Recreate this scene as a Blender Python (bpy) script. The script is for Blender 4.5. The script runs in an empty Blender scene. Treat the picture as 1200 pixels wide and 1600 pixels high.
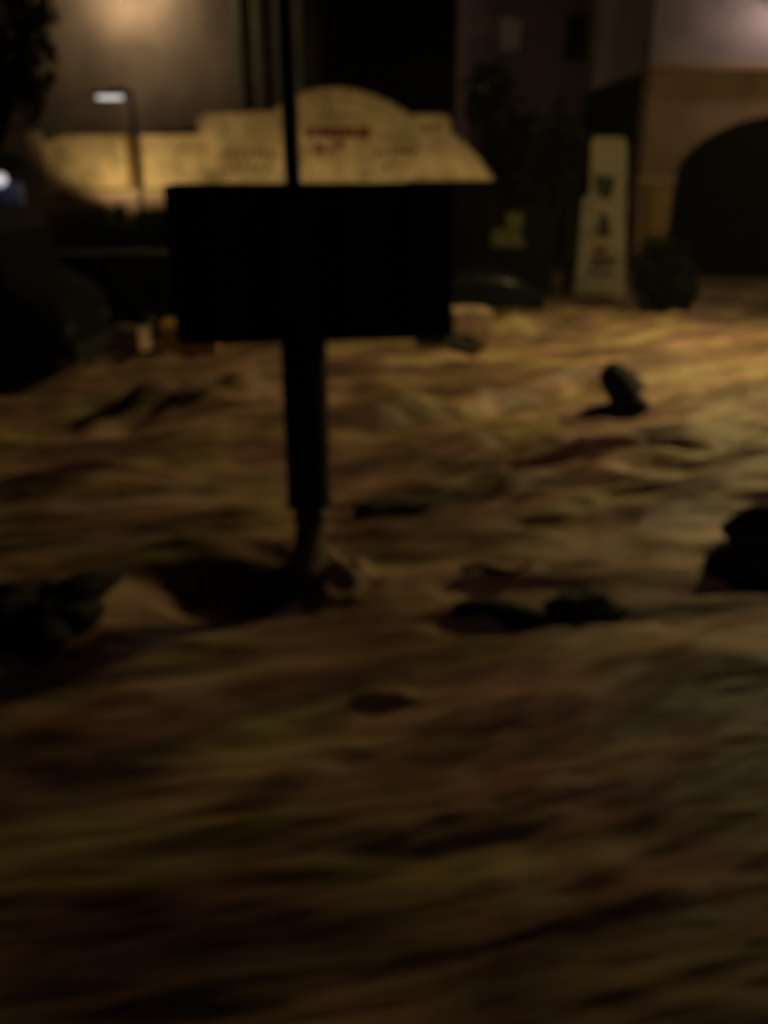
import bpy, bmesh, math, random
import numpy as np
from mathutils import Vector, Matrix, Euler
random.seed(7)
sc = bpy.context.scene
COL = sc.collection
R = math.radians

# ------------------------------------------------------------------ camera
CAM_H = 3.5; F = 1385.0; PITCH = R(21.7)
cam_d = bpy.data.cameras.new('camera'); cam = bpy.data.objects.new('camera', cam_d); COL.objects.link(cam)
cam.location = (0, 0, CAM_H); cam.rotation_euler = (R(90) - PITCH, 0, 0)
cam_d.sensor_fit = 'VERTICAL'; cam_d.sensor_height = 24; cam_d.lens = 24 * F / 1600
cam_d.clip_start = 0.05; cam_d.clip_end = 600
cam_d.dof.use_dof = True            # the phone missed its focus: everything is soft
cam_d.dof.focus_distance = 0.5
cam_d.dof.aperture_fstop = 3.0
cam_d.dof.aperture_blades = 0
sc.camera = cam

# ------------------------------------------------------------------ night sky
w = bpy.data.worlds.new('World'); sc.world = w; w.use_nodes = True
nt = w.node_tree; nt.nodes.clear()
sky = nt.nodes.new('ShaderNodeTexSky'); sky.sky_type = 'NISHITA'; sky.sun_disc = False
sky.sun_elevation = R(-4); sky.sun_rotation = R(200)
bg = nt.nodes.new('ShaderNodeBackground'); bg.inputs['Strength'].default_value = 0.0035
wo = nt.nodes.new('ShaderNodeOutputWorld')
nt.links.new(sky.outputs[0], bg.inputs[0]); nt.links.new(bg.outputs[0], wo.inputs[0])
sc.view_settings.view_transform = 'Standard'; sc.view_settings.look = 'None'
sc.view_settings.exposure = 0; sc.view_settings.gamma = 1

# lamp powers (W), collected here for tuning
P_STREET = 6400; P_FILL = 180; P_FAR = 1000; P_FLOOD = (330, 105, 85, 80); P_TALL = 700; P_WALL = 95; P_TUBE = 4

def light(name, kind, loc, power, color, target=None, size=0.1, cone=120, blend=1.0, parent=None):
    d = bpy.data.lights.new(name, kind); d.energy = power; d.color = color
    d.shadow_soft_size = size
    if kind == 'SPOT': d.spot_size = R(cone); d.spot_blend = blend
    o = bpy.data.objects.new(name, d); COL.objects.link(o); o.location = loc
    if target is not None:
        o.rotation_euler = (Vector(target) - Vector(loc)).to_track_quat('-Z', 'Y').to_euler()
    if parent:
        bpy.context.view_layer.update()
        o.parent = parent; o.matrix_parent_inverse = parent.matrix_world.inverted()
    return o

# ------------------------------------------------------------------ helpers
def ray(px, py):
    x = (px - 600) / F; y = -(py - 800) / F
    c, s = math.cos(PITCH), math.sin(PITCH)
    return Vector((x, c + y * s, -s + y * c))
def at(px, py, Y):
    r = ray(px, py); t = Y / r.y
    return Vector((r.x * t, Y, CAM_H + r.z * t))
def wat(px, py):
    r = ray(px, py); t = -CAM_H / r.z
    return Vector((r.x * t, r.y * t, 0))

def mat(name, col, rough=0.7, spec=0.4, metal=0.0, noise=None, bump=0.0, bscale=8, coat=0.0):
    m = bpy.data.materials.new(name); m.use_nodes = True
    n = m.node_tree; b = n.nodes['Principled BSDF']
    b.inputs['Base Color'].default_value = (*col, 1); b.inputs['Roughness'].default_value = rough
    b.inputs['Specular IOR Level'].default_value = spec; b.inputs['Metallic'].default_value = metal
    b.inputs['Coat Weight'].default_value = coat
    tc = n.nodes.new('ShaderNodeTexCoord')
    if noise:
        sc_, var = noise
        t = n.nodes.new('ShaderNodeTexNoise'); t.inputs['Scale'].default_value = sc_; t.inputs['Detail'].default_value = 6
        r = n.nodes.new('ShaderNodeValToRGB')
        r.color_ramp.elements[0].position = .3; r.color_ramp.elements[1].position = .7
        r.color_ramp.elements[0].color = (*[c * (1 - var) for c in col], 1)
        r.color_ramp.elements[1].color = (*[min(1, c * (1 + var)) for c in col], 1)
        n.links.new(tc.outputs['Object'], t.inputs['Vector']); n.links.new(t.outputs['Fac'], r.inputs[0])
        n.links.new(r.outputs[0], b.inputs['Base Color'])
    if bump:
        t = n.nodes.new('ShaderNodeTexNoise'); t.inputs['Scale'].default_value = bscale; t.inputs['Detail'].default_value = 5
        bp = n.nodes.new('ShaderNodeBump'); bp.inputs['Strength'].default_value = bump; bp.inputs['Distance'].default_value = .05
        n.links.new(tc.outputs['Object'], t.inputs['Vector']); n.links.new(t.outputs['Fac'], bp.inputs['Height'])
        n.links.new(bp.outputs[0], b.inputs['Normal'])
    return m
def emis(name, col, s):
    m = bpy.data.materials.new(name); m.use_nodes = True
    b = m.node_tree.nodes['Principled BSDF']
    b.inputs['Base Color'].default_value = (.8, .8, .8, 1)
    b.inputs['Emission Color'].default_value = (*col, 1); b.inputs['Emission Strength'].default_value = s
    return m

def link(name, bm, m, parent=None, smooth=False):
    me = bpy.data.meshes.new(name); bmesh.ops.recalc_face_normals(bm, faces=bm.faces[:])
    bm.to_mesh(me); bm.free(); me.materials.append(m)
    if smooth:
        for p in me.polygons: p.use_smooth = True
    o = bpy.data.objects.new(name, me); COL.objects.link(o)
    if parent: o.parent = parent
    return o
def tag(o, label=None, cat=None, group=None, kind=None):
    if label: o['label'] = label
    if cat: o['category'] = cat
    if group: o['group'] = group
    if kind: o['kind'] = kind
    return o
def thing(name, loc, rz=0, label=None, cat=None, group=None):
    o = bpy.data.objects.new(name, None); COL.objects.link(o)
    o.location = loc; o.rotation_euler = (0, 0, rz); o.empty_display_size = .3
    return tag(o, label, cat, group)

def box(bm, c, s, rot=None, bev=0.0):
    r = bmesh.ops.create_cube(bm, size=1)
    vs = r['verts']
    bmesh.ops.scale(bm, vec=s, verts=vs)
    if bev:
        es = list({e for v in vs for e in v.link_edges})
        rr = bmesh.ops.bevel(bm, geom=es, offset=bev, segments=2, affect='EDGES', profile=.5)
        vs = list({v for f in rr['faces'] for v in f.verts} | {v for v in vs if v.is_valid})
    if rot is not None: bmesh.ops.rotate(bm, cent=(0, 0, 0), matrix=Euler(rot).to_matrix(), verts=vs)
    bmesh.ops.translate(bm, vec=c, verts=vs)
    return vs
def cyl(bm, a, b, r0, r1=None, seg=16):
    a = Vector(a); b = Vector(b); r1 = r0 if r1 is None else r1
    d = b - a
    M = Matrix.Translation((a + b) / 2) @ d.to_track_quat('Z', 'Y').to_matrix().to_4x4()
    bmesh.ops.create_cone(bm, cap_ends=True, segments=seg, radius1=r0, radius2=r1, depth=d.length, matrix=M)
def tube(bm, pts, rads, seg=10):
    pts = [Vector(p) for p in pts]; rings = []
    for i, p in enumerate(pts):
        d = (pts[min(i + 1, len(pts) - 1)] - pts[max(i - 1, 0)]).normalized()
        q = d.to_track_quat('Z', 'Y')
        rings.append([bm.verts.new(p + q @ Vector((math.cos(k * 2 * math.pi / seg), math.sin(k * 2 * math.pi / seg), 0)) * rads[i]) for k in range(seg)])
    for a, b in zip(rings, rings[1:]):
        for k in range(seg): bm.faces.new((a[k], a[(k + 1) % seg], b[(k + 1) % seg], b[k]))
    bm.faces.new(rings[0][::-1]); bm.faces.new(rings[-1])
def prism(bm, pts, y0, y1):
    """pts in (x, z); extruded along y"""
    a = [bm.verts.new((x, y0, z)) for x, z in pts]; b = [bm.verts.new((x, y1, z)) for x, z in pts]
    n = len(pts)
    bm.faces.new(a); bm.faces.new(b[::-1])
    for i in range(n): bm.faces.new((a[i], b[i], b[(i + 1) % n], a[(i + 1) % n]))

# numpy gradient noise
_rng = np.random.RandomState(11); _perm = np.tile(_rng.permutation(512), 3); _ang = _rng.rand(512) * 2 * np.pi
def gn(x, y):
    xi = np.floor(x).astype(int); yi = np.floor(y).astype(int); xf = x - xi; yf = y - yi
    def g(ix, iy, dx, dy):
        a = _ang[_perm[(_perm[ix & 511] + (iy & 511)) % 1536]]
        return np.cos(a) * dx + np.sin(a) * dy
    u = xf ** 3 * (xf * (xf * 6 - 15) + 10); v = yf ** 3 * (yf * (yf * 6 - 15) + 10)
    n00 = g(xi, yi, xf, yf); n10 = g(xi + 1, yi, xf - 1, yf); n01 = g(xi, yi + 1, xf, yf - 1); n11 = g(xi + 1, yi + 1, xf - 1, yf - 1)
    return ((n00 * (1 - u) + n10 * u) * (1 - v) + (n01 * (1 - u) + n11 * u) * v) * 1.5

# ------------------------------------------------------------------ materials
M_plaster_y = mat('ochre_plaster', (.48, .36, .19), .85, .2, noise=(1.1, .42), bump=.3, bscale=6)
M_plaster_dark = mat('purple_grey_plaster', (.15, .10, .14), .9, .2, noise=(.9, .25), bump=.3, bscale=4)
M_plaster_tall = mat('grey_plaster', (.12, .098, .078), .9, .2, noise=(.35, .45), bump=.3, bscale=3)
M_plaster_arch = mat('brown_plaster', (.26, .165, .115), .88, .2, noise=(.8, .22), bump=.4, bscale=5)
M_trim = mat('trim_stone', (.38, .27, .15), .8, .3, noise=(2, .2), bump=.3)
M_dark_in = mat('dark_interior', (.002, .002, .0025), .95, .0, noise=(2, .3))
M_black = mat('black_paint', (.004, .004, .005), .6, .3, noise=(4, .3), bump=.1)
M_blackmet = mat('black_metal', (.005, .005, .006), .7, .2, noise=(6, .3))
M_concrete = mat('wet_concrete', (.085, .07, .055), .45, .5, noise=(5, .35), bump=.5, bscale=9)
M_red = mat('dark_red_paint', (.14, .018, .022), .6, .3, noise=(9, .3))
M_brownp = mat('brown_paint', (.13, .075, .02), .7, .3, noise=(9, .3))
M_board = mat('cream_board', (.50, .43, .35), .7, .3, noise=(1.6, .3), bump=.1)
M_boardmark = mat('board_paint_dark', (.07, .065, .055), .7, .3, noise=(6, .3))
M_boardred = mat('board_paint_red', (.25, .07, .05), .7, .3, noise=(6, .3))
M_leaf = mat('dark_leaves', (.014, .022, .010), .7, .3, noise=(3, .5))
M_bark = mat('bark', (.02, .017, .014), .9, .2, noise=(8, .4), bump=.8, bscale=12)
M_car = mat('black_car_paint', (.005, .005, .006), .85, .1, coat=.0, noise=(2, .1))
M_car2 = mat('dark_blue_car_paint', (.003, .0035, .005), .8, .12, coat=.0, noise=(2, .1))
M_glass = mat('dark_glass', (.01, .012, .015), .3, .3, noise=(1, .1))
M_rubber = mat('rubber', (.007, .007, .007), .85, .3, noise=(20, .3), bump=.5, bscale=30)
M_chrome = mat('dull_chrome', (.06, .06, .065), .5, .5, metal=.9, noise=(5, .15))
M_wood = mat('wet_wood', (.012, .009, .007), .75, .2, noise=(7, .5), bump=.8, bscale=14)
M_rock = mat('wet_rock', (.012, .010, .009), .8, .2, noise=(4, .5), bump=.9, bscale=6)
M_notice = mat('greenish_paper', (.30, .32, .14), .8, .3, noise=(14, .4))
M_notice2 = mat('pinkish_paper', (.34, .26, .26), .8, .3, noise=(14, .3))
M_lens = emis('lamp_lens', (1, .72, .36), 30)
M_lens_w = emis('tube_lamp', (.95, .93, .85), .8)
M_lens_p = emis('pink_lamp', (1, .80, .74), 2.2)
M_glint = emis('mirror_glint', (.85, .8, .95), .6)

# ------------------------------------------------------------------ water
POST = wat(487, 905)                                     # where the billboard post meets the flood
SWELL = (wat(320, 640).x, wat(320, 640).y)
def _w(a, b): a, b = wat(*a), wat(*b); return (a.x, a.y), (b.x, b.y)
RIDGES = [(*_w((560, 675), (900, 600)), .20, .34), (*_w((730, 530), (1010, 500)), .20, .45), (*_w((540, 805), (720, 770)), .05, .16), (*_w((690, 965), (960, 955)), .11, .17),
          (*_w((850, 720), (1190, 700)), .12, .26), (*_w((560, 1110), (640, 1090)), .05, .08), (*_w((340, 1260), (560, 1190)), .05, .12), (*_w((60, 700), (300, 640)), .16, .3), (*_w((700, 915), (850, 895)), .06, .08)]
FA = R(15); fu = (math.cos(FA), math.sin(FA)); fv = (-fu[1], fu[0])
def wave(X, Y):
    u = X * fu[0] + Y * fu[1]; v = X * fv[0] + Y * fv[1]
    wu = gn(u / 5 + 7, v / 5); wv = gn(u / 6 + 31, v / 3 + 9)
    v2 = v + .55 * wv; u2 = u + .8 * wu
    near = np.clip((Y - 1.5) / 8, .38, 1)
    h = .17 * near * gn(u2 / 4.6, v2 / 1.35)
    h += .10 * near ** 1.5 * (1 - 2.2 * np.abs(gn(u2 / 2.6 + 50, v2 / .62 + 3)))
    m = .5 + .8 * gn(u / 3 + 90, v / 2 + 4)
    h += .095 * near * np.clip(m + .4, 0, 1.4) * gn(u2 / 1.25 + 17, v2 / .30 + 80)
    h += .045 * near ** .5 * np.clip(m + .3, 0, 1.4) * gn(u2 / .6 + 5, v2 / .15 + 44)
    h += .012 * near * gn(u2 / .30 + 5, v2 / .08 + 144)
    # long diagonal swells that cross the street
    for (x0, y0), (x1, y1), amp, wd in RIDGES:
        L = math.hypot(x1 - x0, y1 - y0); tx, ty = (x1 - x0) / L, (y1 - y0) / L
        a = ((X - x0) * tx + (Y - y0) * ty) / L; b = -(X - x0) * ty + (Y - y0) * tx + .25 * gn(X * .8, Y * .8)
        e = np.exp(-((a - .5) / .55) ** 4)
        h += amp * e * (np.exp(-((b - wd * .6) / wd) ** 2) - np.exp(-((b + wd * .6) / (wd * .7)) ** 2))
    # standing wave and hole downstream of the post
    dx = X - POST.x; dy = Y - POST.y
    a = dx * fu[0] + dy * fu[1]; b = dx * fv[0] + dy * fv[1]
    h += .30 * np.exp(-((a - .12) / .34) ** 2 - ((b + .10) / .40) ** 2) * (1 + .6 * gn(X * 5, Y * 7))
    h += -.42 * np.exp(-((a + .85) / .85) ** 2 - ((b + .02) / .30) ** 2)
    h += .14 * np.exp(-((a + 2.1) / .5) ** 2 - (b / .4) ** 2)
    h += .12 * np.exp(-((a + .8) / .8) ** 2 - ((b - .6) / .25) ** 2)
    cx, cy = SWELL; dx = X - cx; dy = Y - cy; a = dx * fu[0] + dy * fu[1]; b = dx * fv[0] + dy * fv[1]
    h += .58 * np.exp(-(a / 1.3) ** 2 - (b / .75) ** 2) * (1 + .35 * gn(X * 1.1, Y * 2.2))
    h += -.22 * np.exp(-((a + 1.9) / 1.0) ** 2 - ((b + .5) / .5) ** 2)
    fade = np.clip(1.15 - (Y - 10) / 60, .35, 1)
    return h * fade
def wz(p): return float(wave(np.array([p.x]), np.array([p.y]))[0])
def build_water():
    nr, nc = 1000, 620
    t = np.linspace(0, 1, nr); ys = 1.2 * (120 / 1.2) ** t
    s = np.linspace(-1, 1, nc)
    half = 2.4 + ys * .62
    X = half[:, None] * (s[None, :] * 1.0); Y = np.repeat(ys[:, None], nc, 1)
    Z = wave(X, Y)
    co = np.stack([X, Y, Z], -1).reshape(-1, 3)
    i = np.arange(nr * nc).reshape(nr, nc)
    q = np.stack([i[:-1, :-1], i[:-1, 1:], i[1:, 1:], i[1:, :-1]], -1).reshape(-1, 4)
    me = bpy.data.meshes.new('water')
    me.vertices.add(len(co)); me.vertices.foreach_set('co', co.ravel().astype('f'))
    me.loops.add(q.size); me.loops.foreach_set('vertex_index', q.ravel().astype('i'))
    me.polygons.add(len(q)); me.polygons.foreach_set('loop_start', (np.arange(len(q)) * 4).astype('i'))
    me.polygons.foreach_set('loop_total', np.full(len(q), 4, 'i'))
    me.update(); me.validate()
    me.polygons.foreach_set('use_smooth', np.ones(len(q), bool))
    o = bpy.data.objects.new('water', me); COL.objects.link(o); tag(o, kind='structure')
    m = bpy.data.materials.new('muddy_flood_water'); m.use_nodes = True
    n = m.node_tree; b = n.nodes['Principled BSDF']
    tc = n.nodes.new('ShaderNodeTexCoord')
    def mapped(rot, scl):
        a = n.nodes.new('ShaderNodeMapping'); a.vector_type = 'POINT'
        r0 = n.nodes.new('ShaderNodeVectorRotate'); r0.rotation_type = 'Z_AXIS'; r0.inputs['Angle'].default_value = -rot
        n.links.new(tc.outputs['Object'], r0.inputs['Vector'])
        a.inputs['Scale'].default_value = scl
        n.links.new(r0.outputs[0], a.inputs['Vector']); return a.outputs[0]
    t1 = n.nodes.new('ShaderNodeTexNoise'); t1.inputs['Scale'].default_value = 1; t1.inputs['Detail'].default_value = 5
    t1.inputs['Distortion'].default_value = .6
    n.links.new(mapped(FA, (.45, 1.7, 1)), t1.inputs['Vector'])
    r = n.nodes.new('ShaderNodeValToRGB')
    e = r.color_ramp.elements; e[0].position = .36; e[0].color = (.070, .045, .038, 1); e[1].position = .66; e[1].color = (.30, .235, .15, 1)
    k = e.new(.5); k.color = (.16, .108, .076, 1)
    n.links.new(t1.outputs['Fac'], r.inputs[0])
    # drifting silt patches: redder and greener
    t2 = n.nodes.new('ShaderNodeTexNoise'); t2.inputs['Scale'].default_value = 1; t2.inputs['Detail'].default_value = 2
    n.links.new(mapped(FA, (.7, 1.6, 1)), t2.inputs['Vector'])
    r2 = n.nodes.new('ShaderNodeValToRGB'); e2 = r2.color_ramp.elements
    e2[0].position = .35; e2[0].color = (1.12, .82, .95, 1); e2[1].position = .65; e2[1].color = (1.0, 1.0, .70, 1)
    n.links.new(t2.outputs['Fac'], r2.inputs[0])
    mx = n.nodes.new('ShaderNodeMix'); mx.data_type = 'RGBA'; mx.blend_type = 'MULTIPLY'; mx.inputs[0].default_value = 1
    n.links.new(r.outputs[0], mx.inputs[6]); n.links.new(r2.outputs[0], mx.inputs[7])
    n.links.new(mx.outputs[2], b.inputs['Base Color'])
    b.inputs['Roughness'].default_value = .55; b.inputs['Specular IOR Level'].default_value = .22; b.inputs['IOR'].default_value = 1.33
    t3 = n.nodes.new('ShaderNodeTexNoise'); t3.inputs['Scale'].default_value = 1; t3.inputs['Detail'].default_value = 5
    n.links.new(mapped(FA, (2.2, 11, 1)), t3.inputs['Vector'])
    bp = n.nodes.new('ShaderNodeBump'); bp.inputs['Strength'].default_value = .6; bp.inputs['Distance'].default_value = .05
    n.links.new(t3.outputs['Fac'], bp.inputs['Height']); n.links.new(bp.outputs[0], b.inputs['Normal'])
    me.materials.append(m)
build_water()
bm = bmesh.new(); box(bm, (0, 60, -2.05), (200, 200, .1))
tag(link('ground', bm, mat('dark_soil', (.04, .03, .025), .9, .2, noise=(1, .3))), kind='structure')

# ------------------------------------------------------------------ hall with the curved gable (left and centre, across the street)
YG = 35.0
def gx(px, py, Y=YG): p = at(px, py, Y); return (p.x, p.z)
hall = thing('hall_building', (at(500, 297, YG).x, YG, 0), 0,
             'low ochre hall with floodlit stepped and curved gable, behind the black billboard', 'building')
hx = hall.location.x
def loc(pts): return [(x - hx, z) for x, z in pts]
zl = at(300, 297, YG).z
top = [(58, 232), (64, 224), (100, 212), (312, 210), (312, 186), (322, 181), (425, 178), (440, 166), (462, 153), (490, 143), (520, 139),
       (555, 143), (588, 153), (616, 166), (640, 182), (690, 182), (701, 186), (704, 212), (722, 224), (742, 243), (757, 264), (772, 287)]
pts = [gx(*p) for p in top]
bm = bmesh.new(); prism(bm, loc([(pts[0][0], zl)] + pts + [(pts[-1][0], zl)]), 0, .45)
link('gable_wall', bm, M_plaster_y, hall)
bm = bmesh.new()
x0, x1 = pts[0][0] - hx, pts[-1][0] - hx
prism(bm, [(x0, -2), (x0, zl - .003), (x1 + 1.2, zl - .003), (x1 + 1.2, -2)], 0.02, 12)
link('wall', bm, mat('lower_wall_paint', (.23, .15, .11), .9, .2, noise=(.7, .45), bump=.4), hall)
bm = bmesh.new()
prism(bm, [(x0 + .1, zl), (x0 + .1, zl + 1.5), (0, zl + 2.7), (x1 - .5, zl + .6), (x1 - .5, zl)], .46, 12); link('roof', bm, mat('roof_tiles', (.10, .05, .035), .8, .3, noise=(3, .4)), hall)
bm = bmesh.new(); box(bm, ((x0 + x1) / 2, -.16, zl - .06), (x1 - x0 + .5, .36, .14), bev=.02); link('ledge', bm, M_trim, hall)
bm = bmesh.new()                                         # coping that follows the gable line
for a, b in zip(pts[3:], pts[4:]):
    ax, az, bx, bz = a[0] - hx, a[1], b[0] - hx, b[1]
    L = math.hypot(bx - ax, bz - az)
    if L > .02: box(bm, ((ax + bx) / 2, .2, (az + bz) / 2 + .03), (L + .06, .62, .10), rot=(0, -math.atan2(bz - az, bx - ax), 0))
link('coping', bm, M_trim, hall)
def strokes(name, m_, px0, px1, py0, py1, n, Y, off, thick=.05, t=.03, ref=None):
    """brush-like painted marks, too blurred in the photograph to read"""
    for i in range(n):
        x = px0 + (px1 - px0) * (i + .5) / n + random.uniform(-2, 2); wpx = (px1 - px0) / n * random.uniform(.55, .9)
        for j in range(random.choice((1, 2, 2, 3))):
            y = random.uniform(py0, py1); p = at(x, y, Y)
            s = (wpx / 1385 * Y * random.uniform(.6, 1.1), t, thick * random.uniform(.7, 1.4))
            if random.random() < .35: s = (thick, t, (py1 - py0) / 1385 * Y * .8); y = (py0 + py1) / 2; p = at(x, y, Y)
            bm = bmesh.new(); box(bm, (p.x - ref, off - random.uniform(0, .006), p.z), s, rot=(0, random.uniform(-.25, .25), 0)); link(name, bm, m_, hall)
for a in ((478, 578, 200, 214, 9, .26), (492, 540, 225, 236, 3, .24)): strokes('red_lettering', M_red, *a[:5], YG, -.02, a[5], ref=hx)
for a in ((345, 432, 237, 243, 7, .13), (362, 425, 256, 262, 5, .13), (340, 372, 266, 272, 3, .06), (585, 650, 234, 242, 6, .13), (600, 640, 254, 260, 4, .10), (500, 560, 176, 182, 4, .06), (660, 690, 196, 203, 2, .08)):
    strokes('brown_lettering', M_brownp, *a[:5], YG, -.02, a[5], ref=hx)
bm = bmesh.new(); c = at(523, 246, YG); box(bm, (c.x - hx, -.012, c.z), (4.6, .03, .05)); c = at(523, 192, YG); box(bm, (c.x - hx, -.012, c.z), (3.2, .03, .04)); link('moulding', bm, M_trim, hall)
bm = bmesh.new(); a = at(215, 297, YG); b = at(215, 212, YG); box(bm, (a.x - hx, -.10, (zl + .02 + b.z) / 2), (.5, .2, b.z - zl - .02), bev=.02); link('pilaster', bm, M_brownp, hall)
bm = bmesh.new(); box(bm, (x0 - .0, -.10, (zl + 4.2) / 2 - 1), (.5, .25, zl + 2.0 - .2), bev=.02); link('corner_pilaster', bm, M_plaster_arch, hall)
for px in (400, 560, 690):                              # dark shop doors under the ledge
    bm = bmesh.new(); p = at(px, 350, YG); box(bm, (p.x - hx, -.01, .6), (1.7, .06, 2.9), bev=.01); d = link('door', bm, M_dark_in, hall)
# floodlights standing in the street before the hall
for i, (px, pw) in enumerate(zip((185, 395, 560, 735), P_FLOOD)):
    p = at(px, 300, YG - 2.6); zt = zl - .62
    f = thing('floodlight', (p.x, YG - 2.6, 0), 0,
              ['low post floodlight below the bright left wall of the hall', 'low floodlight behind the billboard, below the left shoulder of the gable',
               'low floodlight behind the billboard, below the red lettering', 'low floodlight below the right corner of the gable'][i], 'floodlight', 'floodlights in front of the hall')
    bm = bmesh.new(); cyl(bm, (0, 0, -2), (0, 0, zt - .12), .045); link('pole', bm, M_blackmet, f)
    bm = bmesh.new(); box(bm, (0, -.06, zt), (.36, .12, .26), rot=(R(38), 0, 0), bev=.02); link('housing', bm, M_blackmet, f)
    bm = bmesh.new(); box(bm, (0, -.06 + .069 * math.cos(R(38)), zt + .069 * math.sin(R(38))), (.30, .01, .2), rot=(R(38), 0, 0)); link('lens', bm, M_lens, f)
    light('flood_beam', 'SPOT', (p.x, YG - 2.54, zt + .10), pw, (1, .76, .38), (p.x, YG, zt + 2.7), .25, 112, .35, parent=f)

# ------------------------------------------------------------------ tall building behind the hall
YT = 43.0
tb = thing('apartment_block', (at(280, 200, YT).x, YT, 0), 0, 'tall grey rendered block rising behind the hall, lit from above', 'building')
tx = tb.location.x
xa, xb = at(-260, 100, YT).x - tx, at(492, 100, YT).x - tx
bm = bmesh.new(); prism(bm, [(xa, -2), (xa, 17), (xb, 17), (xb, -2)], 0, 12); link('wall', bm, M_plaster_tall, tb)
for px in (372, 402, 436, 468):
    bm = bmesh.new(); p = at(px, 60, YT).x - tx; box(bm, (p, -.12, 7.5), (.32, .24, 18.9), bev=.03); link('rib', bm, mat('greenish_render', (.13, .13, .095), .9, .2, noise=(.6, .3)), tb)
for px in (130, 205, 285):
    for z in (11.4,):
        bm = bmesh.new(); p = at(px, 60, YT).x - tx
        box(bm, (p, -.03, z + .7), (1.3, .05, 1.5), bev=.01); wnd = link('window', bm, M_dark_in, tb)
        bm = bmesh.new(); box(bm, (p, -.10, z - .12), (1.6, .2, .1)); link('sill', bm, M_trim, wnd)
bm = bmesh.new(); box(bm, (0, -.2, 17.1), (xb - xa + .4, .8, .25)); link('cornice', bm, M_trim, tb)
def lantern(px, py, Y, d, label, power, col, lens, sz=.25):
    p = at(px, py, Y); p.y = Y - d
    L = thing('wall_lantern', p, 0, label, 'wall lamp')
    bm = bmesh.new(); tube(bm, [(0, d, .35), (0, d * .5, .5), (0, .05, .42), (0, 0, .22)], [.03, .03, .03, .03], 8); link('bracket', bm, M_blackmet, L)
    bm = bmesh.new(); cyl(bm, (0, 0, .12), (0, 0, .24), sz * .95, .05, 12); link('cap', bm, M_blackmet, L)
    bm = bmesh.new(); bmesh.ops.create_uvsphere(bm, u_segments=16, v_segments=10, radius=sz * .62); bmesh.ops.translate(bm, vec=(0, 0, 0), verts=bm.verts[:]); link('globe', bm, lens, L, True)
    light('lantern_light', 'POINT', (p.x, p.y - sz, p.z - sz * .8), power, col, None, .15, parent=L)
    return L
lantern(205, -14, YT, 1.5, 'pale wall lantern high on the grey block, top left', P_TALL, (1, .72, .42), M_lens_p, .35)

# tube lamp on a pole, in front of the hall
p = at(222, 330, YG - 3.0); q = at(172, 152, YG - 3.0); pz = at(222, 150, YG - 3.0).z
tl = thing('street_lamp', (p.x, YG - 3, 0), 0, 'tall street lamp with a short glowing tube head left of the gable', 'street lamp', 'street lamps')
bm = bmesh.new(); cyl(bm, (0, 0, -2), (0, 0, pz + .15), .09, .06); link('pole', bm, M_blackmet, tl)
bm = bmesh.new(); tube(bm, [(0, 0, pz), (-.3, 0, pz + .25), (q.x - p.x, 0, pz + .17)], [.05, .045, .04], 8); link('arm', bm, M_blackmet, tl)
bm = bmesh.new(); box(bm, (q.x - p.x, 0, q.z + .12), (1.15, .26, .10), bev=.03); link('hood', bm, M_blackmet, tl)
bm = bmesh.new(); cyl(bm, (q.x - p.x - .42, -.02, q.z), (q.x - p.x + .42, -.02, q.z), .055); link('tube', bm, M_lens_w, tl)
light('tube_light', 'POINT', (q.x, YG - 3, q.z - .15), P_TUBE, (1, .9, .75), None, .2, parent=tl)

# ------------------------------------------------------------------ dark wing (centre right)
YW = 37.0
wg = thing('town_house', (at(870, 300, YW).x, YW, 0), 0, 'dark purple grey house wall between the gable and the archway', 'building')
wx = wg.location.x
xa, xb = at(728, 300, YW).x - wx, at(1100, 300, YW).x - wx
bm = bmesh.new(); prism(bm, [(xa, -2), (xa, 12), (xb, 12), (xb, -2)], 0, 10); link('wall', bm, M_plaster_dark, wg)
for px, py, s, m_ in ((797, 55, (.75, 1.25), mat('grey_shutter', (.42, .38, .38), .8, .3, noise=(2, .2))), (900, 60, (.8, 1.4), M_dark_in), (745, 130, (1.0, .7), mat('grey_patch', (.26, .22, .24), .8, .3, noise=(2, .2)))):
    p = at(px, py, YW); bm = bmesh.new(); box(bm, (p.x - wx, -.03, p.z), (s[0], .06, s[1]), bev=.01); wd = link('window', bm, m_, wg)
    bm = bmesh.new(); box(bm, (p.x - wx, -.06, p.z - s[1] / 2 - .06), (s[0] + .2, .14, .08)); link('sill', bm, M_plaster_dark, wd)
bm = bmesh.new(); p = at(865, 250, YW); tube(bm, [(p.x - wx, -.12, 5.6), (p.x - wx, -.12, -1)], [.07, .07], 8); link('drainpipe', bm, M_blackmet, wg)

# ------------------------------------------------------------------ archway house (right)
YA = 28.0
ah = thing('archway_house', (at(1100, 300, YA).x, YA, 0), 0, 'brown plaster house with a tall dark archway at the right edge', 'building')
ax0 = ah.location.x
zc = at(1100, 108, YA).z
xl = at(1000, 290, YA).x - ax0
acx = at(1238, 290, YA).x - ax0; ar_x = acx - (at(1052, 290, YA).x - ax0); zs = at(1050, 283, YA).z; zt = at(1200, 176, YA).z
bm = bmesh.new()                                         # wall with an arched opening, one mesh
N = 32
arc = [(acx - ar_x * math.cos(math.pi * k / N), zs + (zt - zs) * math.sin(math.pi * k / N)) for k in range(N + 1)]
xr = acx + ar_x + 5
outer = [(xl, -2), (xl, zc)] + [(xr, zc)] + [(xr, -2)]
poly = [(xl, -2), (xl, zc), (xr, zc), (xr, -2), (acx + ar_x, -2)] + arc[::-1] + [(acx - ar_x, -2)]
prism(bm, poly, 0, .9); bmesh.ops.triangulate(bm, faces=[f for f in bm.faces if len(f.verts) > 4])
link('wall', bm, M_plaster_arch, ah)
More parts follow.
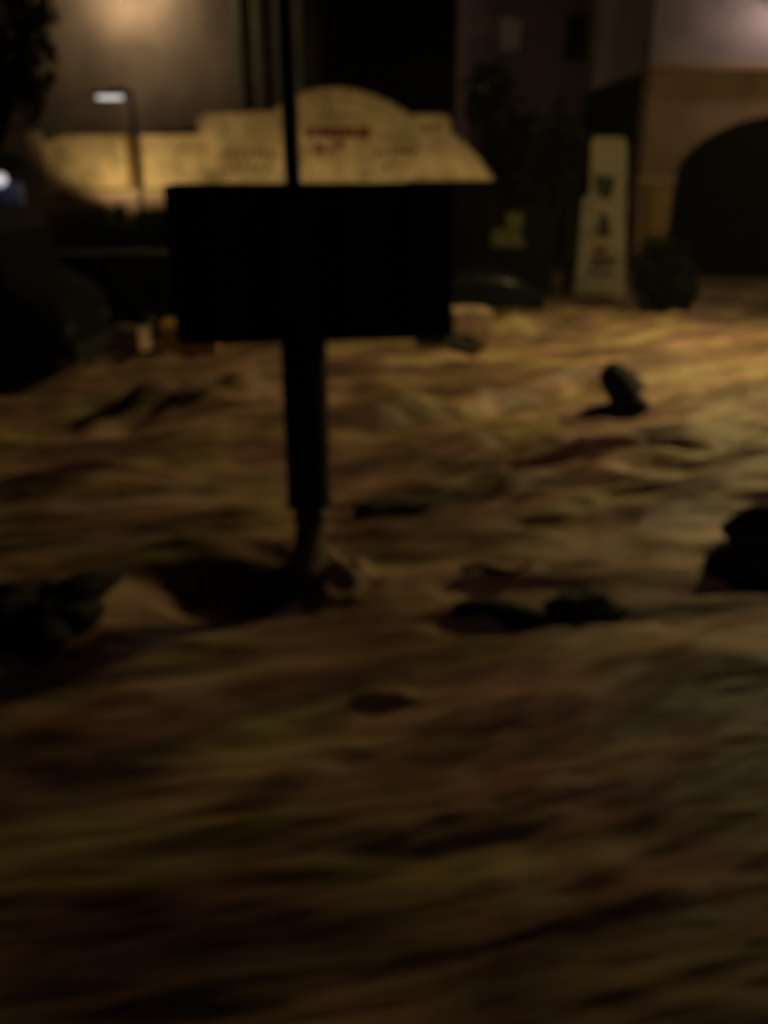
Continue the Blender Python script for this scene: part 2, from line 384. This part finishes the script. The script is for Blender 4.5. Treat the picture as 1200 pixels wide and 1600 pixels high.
bm = bmesh.new(); prism(bm, [(xl, zc + .002), (xl, 13), (xr, 13), (xr, zc + .002)], .25, 9); link('upper_wall', bm, mat('pale_plaster', (.20, .16, .165), .9, .2, noise=(.8, .25), bump=.3), ah)
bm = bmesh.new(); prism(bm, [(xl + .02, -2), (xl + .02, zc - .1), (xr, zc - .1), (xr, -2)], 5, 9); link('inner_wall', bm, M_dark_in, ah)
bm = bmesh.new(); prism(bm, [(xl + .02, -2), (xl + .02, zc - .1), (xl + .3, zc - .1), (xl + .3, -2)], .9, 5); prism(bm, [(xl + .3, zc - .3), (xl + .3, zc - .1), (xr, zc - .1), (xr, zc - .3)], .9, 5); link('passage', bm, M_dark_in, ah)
bm = bmesh.new(); box(bm, ((xl + xr) / 2, -.10, zc + .03), (xr - xl + .3, .5, .22), bev=.04); link('cornice', bm, M_plaster_arch, ah)
bm = bmesh.new(); box(bm, ((xl + acx - ar_x) / 2, -.05, zs), (acx - ar_x - xl + .14, .16, .14), bev=.02); link('impost', bm, M_trim, ah)
bm = bmesh.new(); box(bm, (acx - ar_x - .36, -.05, zs / 2 - 1.05), (.62, .1, zs + 1.95), bev=.01); link('pilaster', bm, mat('orange_plaster', (.34, .20, .09), .85, .2, noise=(2, .25)), ah)
lantern(1216, -4, YA, .55, 'glowing wall lantern above the archway at the top right corner', P_WALL, (1, .80, .70), M_lens_p, .42)

# ------------------------------------------------------------------ leaning tall painted board
YB = wat(940, 466).y
p0 = at(938, 462, YB)
bd = thing('advertising_board', (p0.x, YB, 0), 0, 'tall narrow cream board with dark painted marks, standing left of the archway', 'board')
def bl(px, py): p = at(px, py, YB); return (p.x - p0.x, p.z)
bm = bmesh.new(); prism(bm, [bl(898, 462), bl(903, 400), bl(910, 312), bl(922, 302), bl(924, 222), bl(930, 214), bl(974, 214), bl(980, 222), bl(978, 330), bl(976, 462)], 0, .10); link('panel', bm, M_board, bd)
for q in ([bl(929, 272), bl(962, 276), bl(961, 288), bl(955, 310), bl(943, 312), bl(930, 296)], [bl(918, 424), bl(962, 424), bl(962, 430), bl(918, 430)],
          [bl(940, 332), bl(948, 332), bl(955, 366), bl(948, 370), bl(934, 370), bl(932, 362)], [bl(920, 404), bl(963, 402), bl(963, 413), bl(925, 416)]):
    bm = bmesh.new(); prism(bm, q, -.02, .002); link('dark_lettering', bm, M_boardmark, bd)
bm = bmesh.new(); prism(bm, [bl(926, 386), bl(948, 385), bl(947, 398), bl(928, 399)], -.02, .002); link('red_lettering', bm, M_boardred, bd)
bm = bmesh.new()
for px in (912, 968): a = bl(px, 462); box(bm, (a[0], .14, .4), (.08, .08, 4.6))
link('rear_frame', bm, M_blackmet, bd)

# ------------------------------------------------------------------ billboard on its post (near, silhouetted)
bb = thing('billboard', (POST.x, POST.y, 0), 0, 'big black billboard seen from behind on a thick dark post in the flood', 'billboard')
YAW = R(8); Yp = POST.y
pc = at(487, 400, Yp)
def bbl(px, py):                                          # a point in the billboard's plane (yawed), local to the post
    r = ray(px, py); nrm = Vector((-math.sin(YAW), math.cos(YAW), 0)); t = nrm.dot(Vector((pc.x, pc.y, 0))) / nrm.dot(r)
    p = r * t; return p
cl, cr = bbl(268, 400), bbl(704, 400)
Wd = (Vector((cr.x, cr.y)) - Vector((cl.x, cl.y))).length
mid = (cl + cr) / 2
ztop = CAM_H + bbl(487, 288).z; zbot = CAM_H + bbl(487, 530).z
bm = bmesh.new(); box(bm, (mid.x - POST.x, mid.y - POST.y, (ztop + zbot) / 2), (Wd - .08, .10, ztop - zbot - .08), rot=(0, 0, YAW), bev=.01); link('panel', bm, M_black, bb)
fr = bmesh.new(); ex = Vector((math.cos(YAW), math.sin(YAW), 0)); mloc = Vector((mid.x - POST.x, mid.y - POST.y, 0))
for s in (-1, 1):
    c = mloc + ex * (s * (Wd / 2 - .02)); box(fr, (c.x, c.y, (ztop + zbot) / 2), (.06, .14, ztop - zbot), rot=(0, 0, YAW), bev=.008)
for z in (ztop - .02, zbot + .02): box(fr, (mloc.x, mloc.y, z), (Wd - .1, .138, .06), rot=(0, 0, YAW), bev=.008)
link('frame', fr, M_blackmet, bb)
bm = bmesh.new()
for k in (-.36, -.12, .12, .36):
    c = mloc + ex * (k * Wd) - Vector((-math.sin(YAW), math.cos(YAW), 0)) * .075; box(bm, (c.x, c.y, (ztop + zbot) / 2), (.05, .05, ztop - zbot - .12), rot=(0, 0, YAW))
link('stiffener', bm, M_blackmet, bb)
zp = at(480, 787, POST.y).z
bm = bmesh.new(); cyl(bm, (0, 0, zp), (-.0, 0, zbot + .10), .188, .188, 28); cyl(bm, (0, 0, zp), (0, 0, zp + .03), .20, .20, 28); link('post', bm, M_black, bb, False)
bm = bmesh.new()
tube(bm, [(0, 0, -1.5), (0, 0, .2), (.01, 0, zp - .1), (0, 0, zp - .003)], [.22, .19, .155, .15], 20); link('footing', bm, M_concrete, bb, True)
bm = bmesh.new(); cyl(bm, (-.035, .02, zbot + .1), (-.065, .02, 6.2), .062, .055, 16); link('mast', bm, M_blackmet, bb, False)

# ------------------------------------------------------------------ vehicles
def wheel(parent, x, y, r=.33, wd=.2):
    bm = bmesh.new(); cyl(bm, (x, y - wd / 2, 0 + r), (x, y + wd / 2, r), r, r, 24)
    es = [e for e in bm.edges if len(e.link_faces) == 2 and any(len(f.verts) > 4 for f in e.link_faces)]
    bmesh.ops.bevel(bm, geom=es, offset=.03, segments=2, affect='EDGES')
    t = link('wheel', bm, M_rubber, parent)
    bm = bmesh.new(); s = 1 if y > 0 else -1; cyl(bm, (x, y + s * wd / 2, r), (x, y + s * (wd / 2 + .012), r), r * .6, r * .55, 16); link('rim', bm, M_chrome, t)
def loft(bm, secs):
    """secs: list of (x, [(y, z)...]) half sections mirrored"""
    rings = []
    for x, half in secs:
        pts = [(y, z) for y, z in half] + [(-y, z) for y, z in half[::-1]]
        rings.append([bm.verts.new((x, y, z)) for y, z in pts])
    n = len(rings[0])
    for a, b in zip(rings, rings[1:]):
        for k in range(n): bm.faces.new((a[k], b[k], b[(k + 1) % n], a[(k + 1) % n]))
    bm.faces.new(rings[0]); bm.faces.new(rings[-1][::-1])
def car(loc_, rz, label, paint, tilt=0):
    c = thing('parked_car', loc_, rz, label, 'car'); c.rotation_euler = (tilt, 0, rz)
    bm = bmesh.new(); W = .87
    def S(x, zb, zt_, wdt): return (x, [(wdt * .92, zb), (wdt, zb + .12), (wdt, zt_ - .16), (wdt * .93, zt_ - .03), (wdt * .5, zt_)])
    loft(bm, [S(-2.15, .45, .78, .70), S(-2.05, .28, .92, .82), S(-1.4, .22, .98, W), S(-.6, .2, .97, W), S(.6, .2, .95, W), S(1.15, .2, .92, W), S(1.8, .24, .80, .84), S(2.08, .32, .68, .76), S(2.16, .42, .60, .66)])
    link('body', bm, paint, c, True)
    bm = bmesh.new()
    def G(x, z, w0, w1, zt_): return (x, [(w0, z), ((w0 + w1) / 2 + .03, (z + zt_) / 2), (w1, zt_ - .05), (w1 * .7, zt_)])
    loft(bm, [G(-1.75, .93, .72, .66, 1.02), G(-1.1, .94, .78, .60, 1.36), G(-.4, .94, .80, .60, 1.45), G(.3, .93, .80, .60, 1.42), G(1.05, .90, .74, .66, .98)])
    link('cabin', bm, M_glass, c, True)
    bm = bmesh.new()
    loft(bm, [(-1.12, [(.58, 1.36), (.55, 1.41), (.3, 1.43)]), (-.4, [(.60, 1.43), (.57, 1.475), (.3, 1.49)]), (.32, [(.58, 1.40), (.55, 1.445), (.3, 1.46)])]); link('roof', bm, paint, c, True)
    for sx in (-1.35, 1.35):
        for sy in (-.80, .80): wheel(c, sx, sy)
    for sy in (-.6, .6):
        bm = bmesh.new(); box(bm, (2.10, sy, .64), (.1, .26, .12), bev=.03); link('headlight', bm, M_chrome, c)
        bm = bmesh.new(); box(bm, (-2.12, sy, .74), (.08, .26, .12), bev=.03); link('taillight', bm, M_red, c)
        bm = bmesh.new(); box(bm, (.72, sy * 1.58, .98), (.12, .2, .12), bev=.03); link('mirror', bm, paint, c)
    bm = bmesh.new(); box(bm, (2.12, 0, .36), (.12, 1.3, .14), bev=.04); link('bumper', bm, M_rubber, c)
    return c
a = wat(225, 542)
va = thing('van', (a.x - .1, a.y + 1.2, -.42), R(4), 'black van half drowned between the lorry and the billboard', 'van')
bm = bmesh.new()
def V(x, zb, zt_, w_): return (x, [(w_ * .95, zb), (w_, zb + .2), (w_, zb + (zt_ - zb) * .6), (w_ * .93, zt_ - .12), (w_ * .8, zt_)])
loft(bm, [V(-2.2, .35, 2.0, .84), V(-2.1, .25, 2.1, .9), V(-.5, .22, 2.15, .93), V(.75, .22, 2.12, .93), V(1.0, .22, 2.02, .92), V(1.55, .24, 1.35, .9), V(2.2, .28, 1.12, .84), V(2.35, .36, .85, .76)])
link('body', bm, M_car, va, True)
bm = bmesh.new(); box(bm, (.75, -.935, 1.5), (.8, .02, .5), bev=.01); link('side_window', bm, M_glass, va)
bm = bmesh.new(); box(bm, (1.31, 0, 1.70), (.02, 1.5, .72), rot=(0, R(-39), 0), bev=.01); link('windscreen', bm, M_glass, va)
for sx in (-1.45, 1.5):
    for sy in (-.84, .84): wheel(va, sx, sy, .36)
for sy in (-.6, .6): bm = bmesh.new(); box(bm, (2.28, sy, .8), (.1, .26, .14), bev=.03); link('headlight', bm, M_chrome, va)
a = wat(735, 498)
car((a.x - .3, a.y + 1.4, -.38), R(186), 'dark car half drowned beneath the small green notice', M_car2)
# lorry at the left edge
lp = wat(110, 618)
lo = thing('lorry', (lp.x - .35, lp.y + 1.2, -.02), R(-4), 'black lorry cut off by the left edge of the photo, small glowing glint at its mirror', 'lorry')
bm = bmesh.new()
def C(x, zb, zt_, w_): return (x, [(w_, zb), (w_, zb + .3), (w_, zt_ - .35), (w_ * .93, zt_ - .08), (w_ * .6, zt_)])
loft(bm, [C(-1.9, .5, 3.55, 1.1), C(-1.2, .5, 3.75, 1.12), C(-.75, .5, 3.62, 1.1), C(-.52, .5, 2.5, 1.08), C(-.42, .5, 1.9, 1.06), C(.25, .5, 1.55, 1.0), C(.42, .55, 1.35, .9)])
link('cab', bm, M_car, lo, True)
bm = bmesh.new(); box(bm, (-4.6, 0, 2.1), (5.2, 2.3, 2.9), bev=.05); link('cargo_box', bm, M_black, lo)
bm = bmesh.new(); box(bm, (-.60, 0, 2.9), (.03, 1.8, .9), rot=(0, R(-11), 0), bev=.01); link('windscreen', bm, M_glass, lo)
bm = bmesh.new(); box(bm, (-1.25, -1.125, 2.6), (.8, .03, .8), bev=.01); link('side_window', bm, M_glass, lo)
bm = bmesh.new(); tube(bm, [(-1.9, -1.05, 3.52), (-1.3, -1.05, 3.72), (-.85, -1.05, 3.62), (-.55, -1.05, 3.1)], [.05] * 4, 8); link('roof_rail', bm, M_chrome, lo, True)
bm = bmesh.new(); box(bm, (.45, 0, .62), (.2, 2.0, .3), bev=.05); link('bumper', bm, M_rubber, lo)
for s in (-1, 1):
    bm = bmesh.new(); box(bm, (.40, s * .75, 1.0), (.06, .3, .2), bev=.02); link('headlight', bm, M_chrome, lo)
for x in (-.9, -5.6):
    for s in (-1.0, 1.0): wheel(lo, x, s, .5, .28)
mp = at(0, 281, lp.y + .05); ml = Matrix.Rotation(R(4), 3, 'Z') @ (mp - lo.location)
bm = bmesh.new(); bmesh.ops.create_uvsphere(bm, u_segments=12, v_segments=8, radius=.10, matrix=Matrix.Translation(ml)); mk = link('mirror_glint', bm, M_glint, lo, True)  # glowing sphere imitates a reflected glint at the mirror
bm = bmesh.new(); box(bm, (ml.x + .1, ml.y + .03, ml.z - .2), (.42, .1, .34), bev=.04); link('mirror', bm, mat('blue_grey_plastic', (.10, .11, .15), .4, .5, noise=(4, .2)), lo)
bm = bmesh.new(); tube(bm, [(ml.x, ml.y + .1, ml.z - .1), (ml.x - .1, -1.08, ml.z - .15)], [.03, .03], 6); link('mirror_arm', bm, M_blackmet, lo)
light('glint_light', 'POINT', (mp.x + .25, mp.y - .35, mp.z - .02), .8, (.75, .8, 1), None, .05, parent=lo)  # point light added to go with the imitated glint

# ------------------------------------------------------------------ wall with notice, bollard
kz = wat(840, 492); YK = kz.y + 2.6
kq = thing('kiosk', (at(810, 400, YK).x, YK, 0), 0, 'dark kiosk right of the billboard with a small greenish notice', 'kiosk')
kx = kq.location.x
ka, kb = at(640, 400, YK).x - kx, at(866, 400, YK).x - kx; kt = at(800, 292, YK).z
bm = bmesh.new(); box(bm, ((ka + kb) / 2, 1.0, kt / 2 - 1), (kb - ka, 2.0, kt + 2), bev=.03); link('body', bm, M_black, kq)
bm = bmesh.new(); box(bm, ((ka + kb) / 2, .95, kt + .06), (kb - ka + .1, 2.3, .12), bev=.03); link('roof', bm, M_blackmet, kq)
bm = bmesh.new(); box(bm, ((ka + kb) / 2 - .6, -.03, 1.2), (1.4, .06, 1.2), bev=.01); link('shutter', bm, M_blackmet, kq)
nb = thing('notice', (at(795, 362, YK).x, YK - .02, at(795, 362, YK).z), 0, 'small greenish notice stuck on the dark kiosk', 'notice')
bm = bmesh.new(); box(bm, (-.06, 0, -.16), (.74, .02, .42)); link('green_sheet', bm, M_notice, nb)
bm = bmesh.new(); box(bm, (.14, -.004, .28), (.42, .02, .36)); link('upper_sheet', bm, M_notice, nb)
bm = bmesh.new(); box(bm, (.26, -.022, -.28), (.3, .02, .26)); link('pink_sheet', bm, M_notice2, nb)
def bollard(px, py, label, h=.75):
    p = wat(px, py); b_ = thing('bollard', (p.x, p.y, 0), 0, label, 'bollard')
    bm = bmesh.new(); cyl(bm, (0, 0, -.8), (0, 0, h), .15, .13, 18); link('post', bm, M_black, b_)
    bm = bmesh.new(); bmesh.ops.create_uvsphere(bm, u_segments=16, v_segments=8, radius=.16, matrix=Matrix.Translation((0, 0, h))); link('cap', bm, M_black, b_, True)
bollard(236, 566, 'dark bollard standing in the water before the car left of the post')
# ------------------------------------------------------------------ trees and shrubs
def leaves(bm, centres, n, size):
    for c, r in centres:
        for _ in range(int(n * r[0] * r[2])):
            while True:
                d = Vector((random.uniform(-1, 1), random.uniform(-1, 1), random.uniform(-1, 1)))
                if d.length < 1 and random.random() < .25 + d.length: break
            p = Vector(c) + Vector((d.x * r[0], d.y * r[1], d.z * r[2]))
            q = Euler((random.uniform(0, 6.3), random.uniform(0, 6.3), random.uniform(0, 6.3))).to_matrix()
            s = size * random.uniform(.6, 1.3)
            vs = [bm.verts.new(p + q @ Vector(v)) for v in ((-s, 0, 0), (0, -s * .45, s * .1), (s, 0, 0), (0, s * .45, s * .1))]
            bm.faces.new(vs)
def tree(base, trunk_top, centres, label, n=420, size=.13, tr=.2, name='tree', cat='tree'):
    t = thing(name, base, 0, label, cat)
    bm = bmesh.new(); T = Vector(trunk_top)
    tube(bm, [(0, 0, -2), (.05, 0, T.z * .35), (T.x * .7, T.y * .5, T.z * .75), T], [tr * 1.2, tr, tr * .8, tr * .6], 10)
    for c, r in centres:
        c = Vector(c); m_ = T.lerp(c, .5) + Vector((0, 0, .12))
        tube(bm, [T * .92, m_, c], [tr * .5, tr * .3, tr * .12], 7)
    link('trunk', bm, M_bark, t, True)
    bm = bmesh.new(); leaves(bm, centres, n, size); link('crown', bm, M_leaf, t)
    return t
YTr = 24.5
tb_ = at(888, 400, YTr)
def tc_(px, py, dy=0): p = at(px, py, YTr); return (p.x - tb_.x, dy, p.z)
def rr(px): return px / 1385 * YTr * 1.03
tree((tb_.x, YTr, 0), tc_(888, 300), [(tc_(889, 235), (rr(26), .6, rr(50))), (tc_(762, 130), (rr(36), .7, rr(26))), (tc_(825, 225), (rr(46), .9, rr(46))), (tc_(775, 172), (rr(46), .9, rr(28))), (tc_(830, 285), (rr(50), .9, rr(26))), (tc_(795, 225, .3), (rr(34), .8, rr(38))), (tc_(882, 300), (rr(26), .6, rr(30)))],
     'dark leafy tree standing between the gable and the cream board', n=520, size=.15)
lt = at(15, 330, 27)
def lc(px, py, r, ry): p = at(px, py, 27); return ((p.x - lt.x, 0, p.z), (r / 1385 * 27, r / 1385 * 27, ry / 1385 * 27))
tree((lt.x, 27, 0), (0, 0, 4.2), [lc(10, 40, 55, 60), lc(52, 90, 34, 50), lc(-30, 110, 60, 60), lc(20, 150, 45, 42), lc(50, 10, 36, 40)], 'dark ragged tree added to black out the top left corner above the lorry', n=420, size=.15)  # added tree: keeps the corner black and hides the lit block behind
def shrub(px, py, Y, w_, h_, label, n=900, size=.09, leaf=None):
    p = at(px, py, Y); t = thing('shrub', (p.x, Y, p.z), 0, label, 'shrub')
    bm = bmesh.new()
    for k in range(7): a_ = k * .9; tube(bm, [(0, 0, -.6), (.2 * w_ * math.cos(a_), .2 * w_ * math.sin(a_), h_ * .4), (.7 * w_ * math.cos(a_), .5 * w_ * math.sin(a_), h_ * .9)], [.04, .03, .01], 6)
    link('stem', bm, M_bark, t)
    bm = bmesh.new(); leaves(bm, [((0, 0, h_ * .5), (w_, w_ * .8, h_ * .55)), ((w_ * .5, 0, h_ * .35), (w_ * .6, w_ * .6, h_ * .4)), ((-w_ * .45, 0, h_ * .65), (w_ * .5, w_ * .5, h_ * .45))], n, size)
    link('foliage', bm, leaf or M_leaf, t)
b_ = wat(1035, 492)
shrub(1030, 492, b_.y, .78, 1.75, 'dark bush caught in the flood between cream board and archway', 1100, .10, mat('black_green_leaves', (.004, .006, .004), .8, .2, noise=(3, .4)))
shrub(190, 400, YG - 1.2, 1.3, 1.7, 'dim green shrub against the hall below the pilaster', 420, .13)
shrub(262, 385, YG - 1.2, 1.0, 1.4, 'small dim shrub right of the pilaster, before the hall', 420, .13)

# ------------------------------------------------------------------ things in the flood
def blob(bm, c, r, rough=.25, sub=4, seed=0):
    v0 = len(bm.verts); bmesh.ops.create_icosphere(bm, subdivisions=sub, radius=1)
    bm.verts.ensure_lookup_table()
    V = bm.verts[v0:]
    co = np.array([v.co[:] for v in V]); n = gn(co[:, 0] * 1.6 + seed, co[:, 1] * 1.6 + co[:, 2] * 1.3) + .5 * gn(co[:, 0] * 4 + seed, co[:, 2] * 4 + co[:, 1] * 3)
    for v, k in zip(V, n): d = v.co * (1 + rough * k); v.co = Vector(c) + Vector((d.x * r[0], d.y * r[1], d.z * r[2]))
# tyre
p = at(968, 610, wat(960, 655).y); ty = thing('tyre', p, 0, 'black torn tyre piece thrown up by the current on the right', 'tyre')
bm = bmesh.new(); k = wat(960, 655).y / 1385 * 1.08
cp = [(-62, -44), (-30, -36), (2, -32), (26, -22), (42, -2), (40, 16), (24, 32), (2, 44), (-16, 46)]
cp = [(-56, -38), (-34, -37), (-8, -35), (10, -29), (19, -18), (12, -4), (-1, 11), (-13, 24), (-22, 33)]
tube(bm, [(x * k, .10 * math.sin(i), z * k) for i, (x, z) in enumerate(cp)], [r_ * k for r_ in (5, 10, 15, 21, 26, 28, 26, 21, 12)], 16); link('rubber', bm, M_rubber, ty, True)
bm = bmesh.new(); tube(bm, [(x * k * .82 - .04, -.05 + .10 * math.sin(i), z * k * .82) for i, (x, z) in enumerate(cp)], [r_ * k for r_ in (3, 5, 8, 9, 9, 9, 8, 6, 3)], 10); link('bead', bm, M_blackmet, ty, True)
def logthing(name, p0, p1, r, label, cat, lift=.02, root=False):
    a, b = wat(*p0), wat(*p1); c = (a + b) / 2
    t = thing(name, (c.x, c.y, wz(c) + lift), 0, label, cat)
    bm = bmesh.new(); n = 9; pts, rd = [], []
    for i in range(n):
        f = i / (n - 1); q = a.lerp(b, f) - c; pts.append((q.x, q.y + .04 * math.sin(f * 7), .04 * math.sin(f * 5 + 1))); rd.append(r * (.45 + .6 * math.sin(math.pi * min(1, f + .15)) ** .6))
    tube(bm, pts, rd, 10); link('trunk', bm, M_wood, t, True)
    if root:
        bm = bmesh.new(); blob(bm, pts[-1], (.30, .26, .19), .25, 4, 5)
        link('root_ball', bm, M_rock, t, True)
logthing('log', (560, 812), (702, 776), .11, 'short dark log floating just right of the billboard post', 'log', .10)
logthing('uprooted_trunk', (715, 968), (912, 962), .10, 'low dark trunk with a round root ball in the lower right water', 'log', .03, True)
logthing('driftwood', (720, 915), (830, 898), .035, 'thin dark driftwood just above the uprooted trunk', 'driftwood', .03)
def rock(px, py, r, label, seed, lift=0, name='boulder'):
    p = wat(px, py); t = thing(name, (p.x, p.y, wz(p) + lift), 0, label, 'boulder', None)
    bm = bmesh.new(); blob(bm, (0, 0, 0), r, .45, 4, seed); link('stone', bm, M_rock, t, True); return t
rock(1232, 880, (.60, .5, .52), 'large black boulder at the right edge of the flood', 3)
rock(700, 545, (.62, .45, .17), 'flat dark boulder awash below the right end of the billboard', 9)
# stump at the left
p = wat(88, 985); st = thing('tree_stump', (p.x, p.y, wz(p)), R(10), 'black torn tree stump with roots at the left edge of the flood', 'stump')
bm = bmesh.new(); blob(bm, (0, 0, .05), (.34, .30, .24), .25, 4, 21); link('root_ball', bm, M_wood, st, True)
for q in ([(0, 0, .1), (.25, .12, .22), (.50, .25, .26)], [(0, 0, .05), (-.35, .1, .18), (-.70, .2, .1)], [(0, 0, 0), (.02, -.3, .02), (-.02, -.55, -.05)], [(-.1, 0, .1), (-.45, -.05, .1), (-.85, 0, .08)]):
    bm = bmesh.new(); tube(bm, q, [.2, .15, .06], 12); link('root', bm, M_wood, st, True)

# ------------------------------------------------------------------ street lamps and an added fill lamp just outside the picture, right of the street
def street_lamp(x, y, z, tgt, power, cone, label, col=(1, .80, .30), side=1):
    t = thing('street_lamp', (x + 1.6 * side, y, 0), 0, label, 'street lamp', 'street lamps')
    bm = bmesh.new(); cyl(bm, (0, 0, -2), (0, 0, z - .3), .10, .06); link('pole', bm, M_blackmet, t)
    bm = bmesh.new(); tube(bm, [(0, 0, z - .3), (-.3 * side, 0, z + .05), (-1.3 * side, 0, z + .18)], [.05, .045, .04], 8); link('arm', bm, M_blackmet, t)
    bm = bmesh.new(); box(bm, (-1.6 * side, 0, z + .14), (.7, .28, .12), bev=.03); link('hood', bm, M_blackmet, t)
    bm = bmesh.new(); box(bm, (-1.6 * side, 0, z + .06), (.5, .2, .02)); link('lens', bm, M_lens, t)
    light('lamp_light', 'SPOT', (x, y, z), power, col, tgt, .4, cone, 1.0, parent=t)
street_lamp(10.5, 17.0, 8.0, (5.0, 15.0, 0), P_STREET, 100, 'street lamp over the water beyond the right edge')
street_lamp(12.5, 16.5, 5.5, (9.0, 27.0, 2.0), P_FAR, 120, 'street lamp before the archway house beyond the right edge')

# boxes swept along by the water
def crate(px, py, w_, h_, rz, tilt, label, m_):
    p = wat(px, py); t = thing('floating_box', (p.x, p.y + .2, max(wz(p), 0) + .16), rz, label, 'box', 'boxes adrift in the flood'); t.rotation_euler = (tilt, tilt * .6, rz)
    bm = bmesh.new(); box(bm, (0, 0, h_ * .35), (w_, w_ * .6, h_), bev=.03); link('body', bm, m_, t)
    for sx in (-1, 1): bm = bmesh.new(); box(bm, (sx * w_ * .25, 0, h_ * .35 + h_ / 2 + .012), (w_ * .48, w_ * .56, .02), rot=(0, sx * .08, 0)); link('flap', bm, m_, t)
M_card = mat('amber_cardboard', (.42, .25, .07), .8, .3, noise=(3, .3)); M_card2 = mat('brown_cardboard', (.24, .16, .11), .8, .3, noise=(3, .4)); M_card3 = mat('pinkish_cardboard', (.34, .22, .16), .8, .3, noise=(3, .4))
crate(298, 566, 1.05, .5, R(6), R(4), 'amber box adrift between bollard and post, left of the billboard post', M_card)
crate(188, 576, 1.0, .42, R(-8), R(-5), 'brown box adrift at the left, beside the lorry', M_card2)
crate(733, 536, .85, .46, R(12), R(5), 'pinkish box adrift below the right end of the billboard', M_card3)

street_lamp(8.0, 6.5, 8.5, (.5, 8.0, 0), P_FILL, 125, 'added fill lamp nearest the viewer beyond the right edge', (1, .66, .58))  # invented lamp, put in as soft fill for the near water
# misty rain hanging in the air between the lamps
bm = bmesh.new(); box(bm, (0, 60, 8), (240, 240, 22.4)); 
me = bpy.data.meshes.new('haze'); bm.to_mesh(me); bm.free(); hz = bpy.data.objects.new('haze', me); COL.objects.link(hz); tag(hz, kind='stuff')
hm = bpy.data.materials.new('misty_air'); hm.use_nodes = True; n = hm.node_tree; n.nodes.clear()
pv = n.nodes.new('ShaderNodeVolumePrincipled'); pv.inputs['Color'].default_value = (.9, .88, .86, 1); pv.inputs['Density'].default_value = .0004; pv.inputs['Anisotropy'].default_value = .3
on = n.nodes.new('ShaderNodeOutputMaterial'); n.links.new(pv.outputs[0], on.inputs['Volume']); me.materials.append(hm)
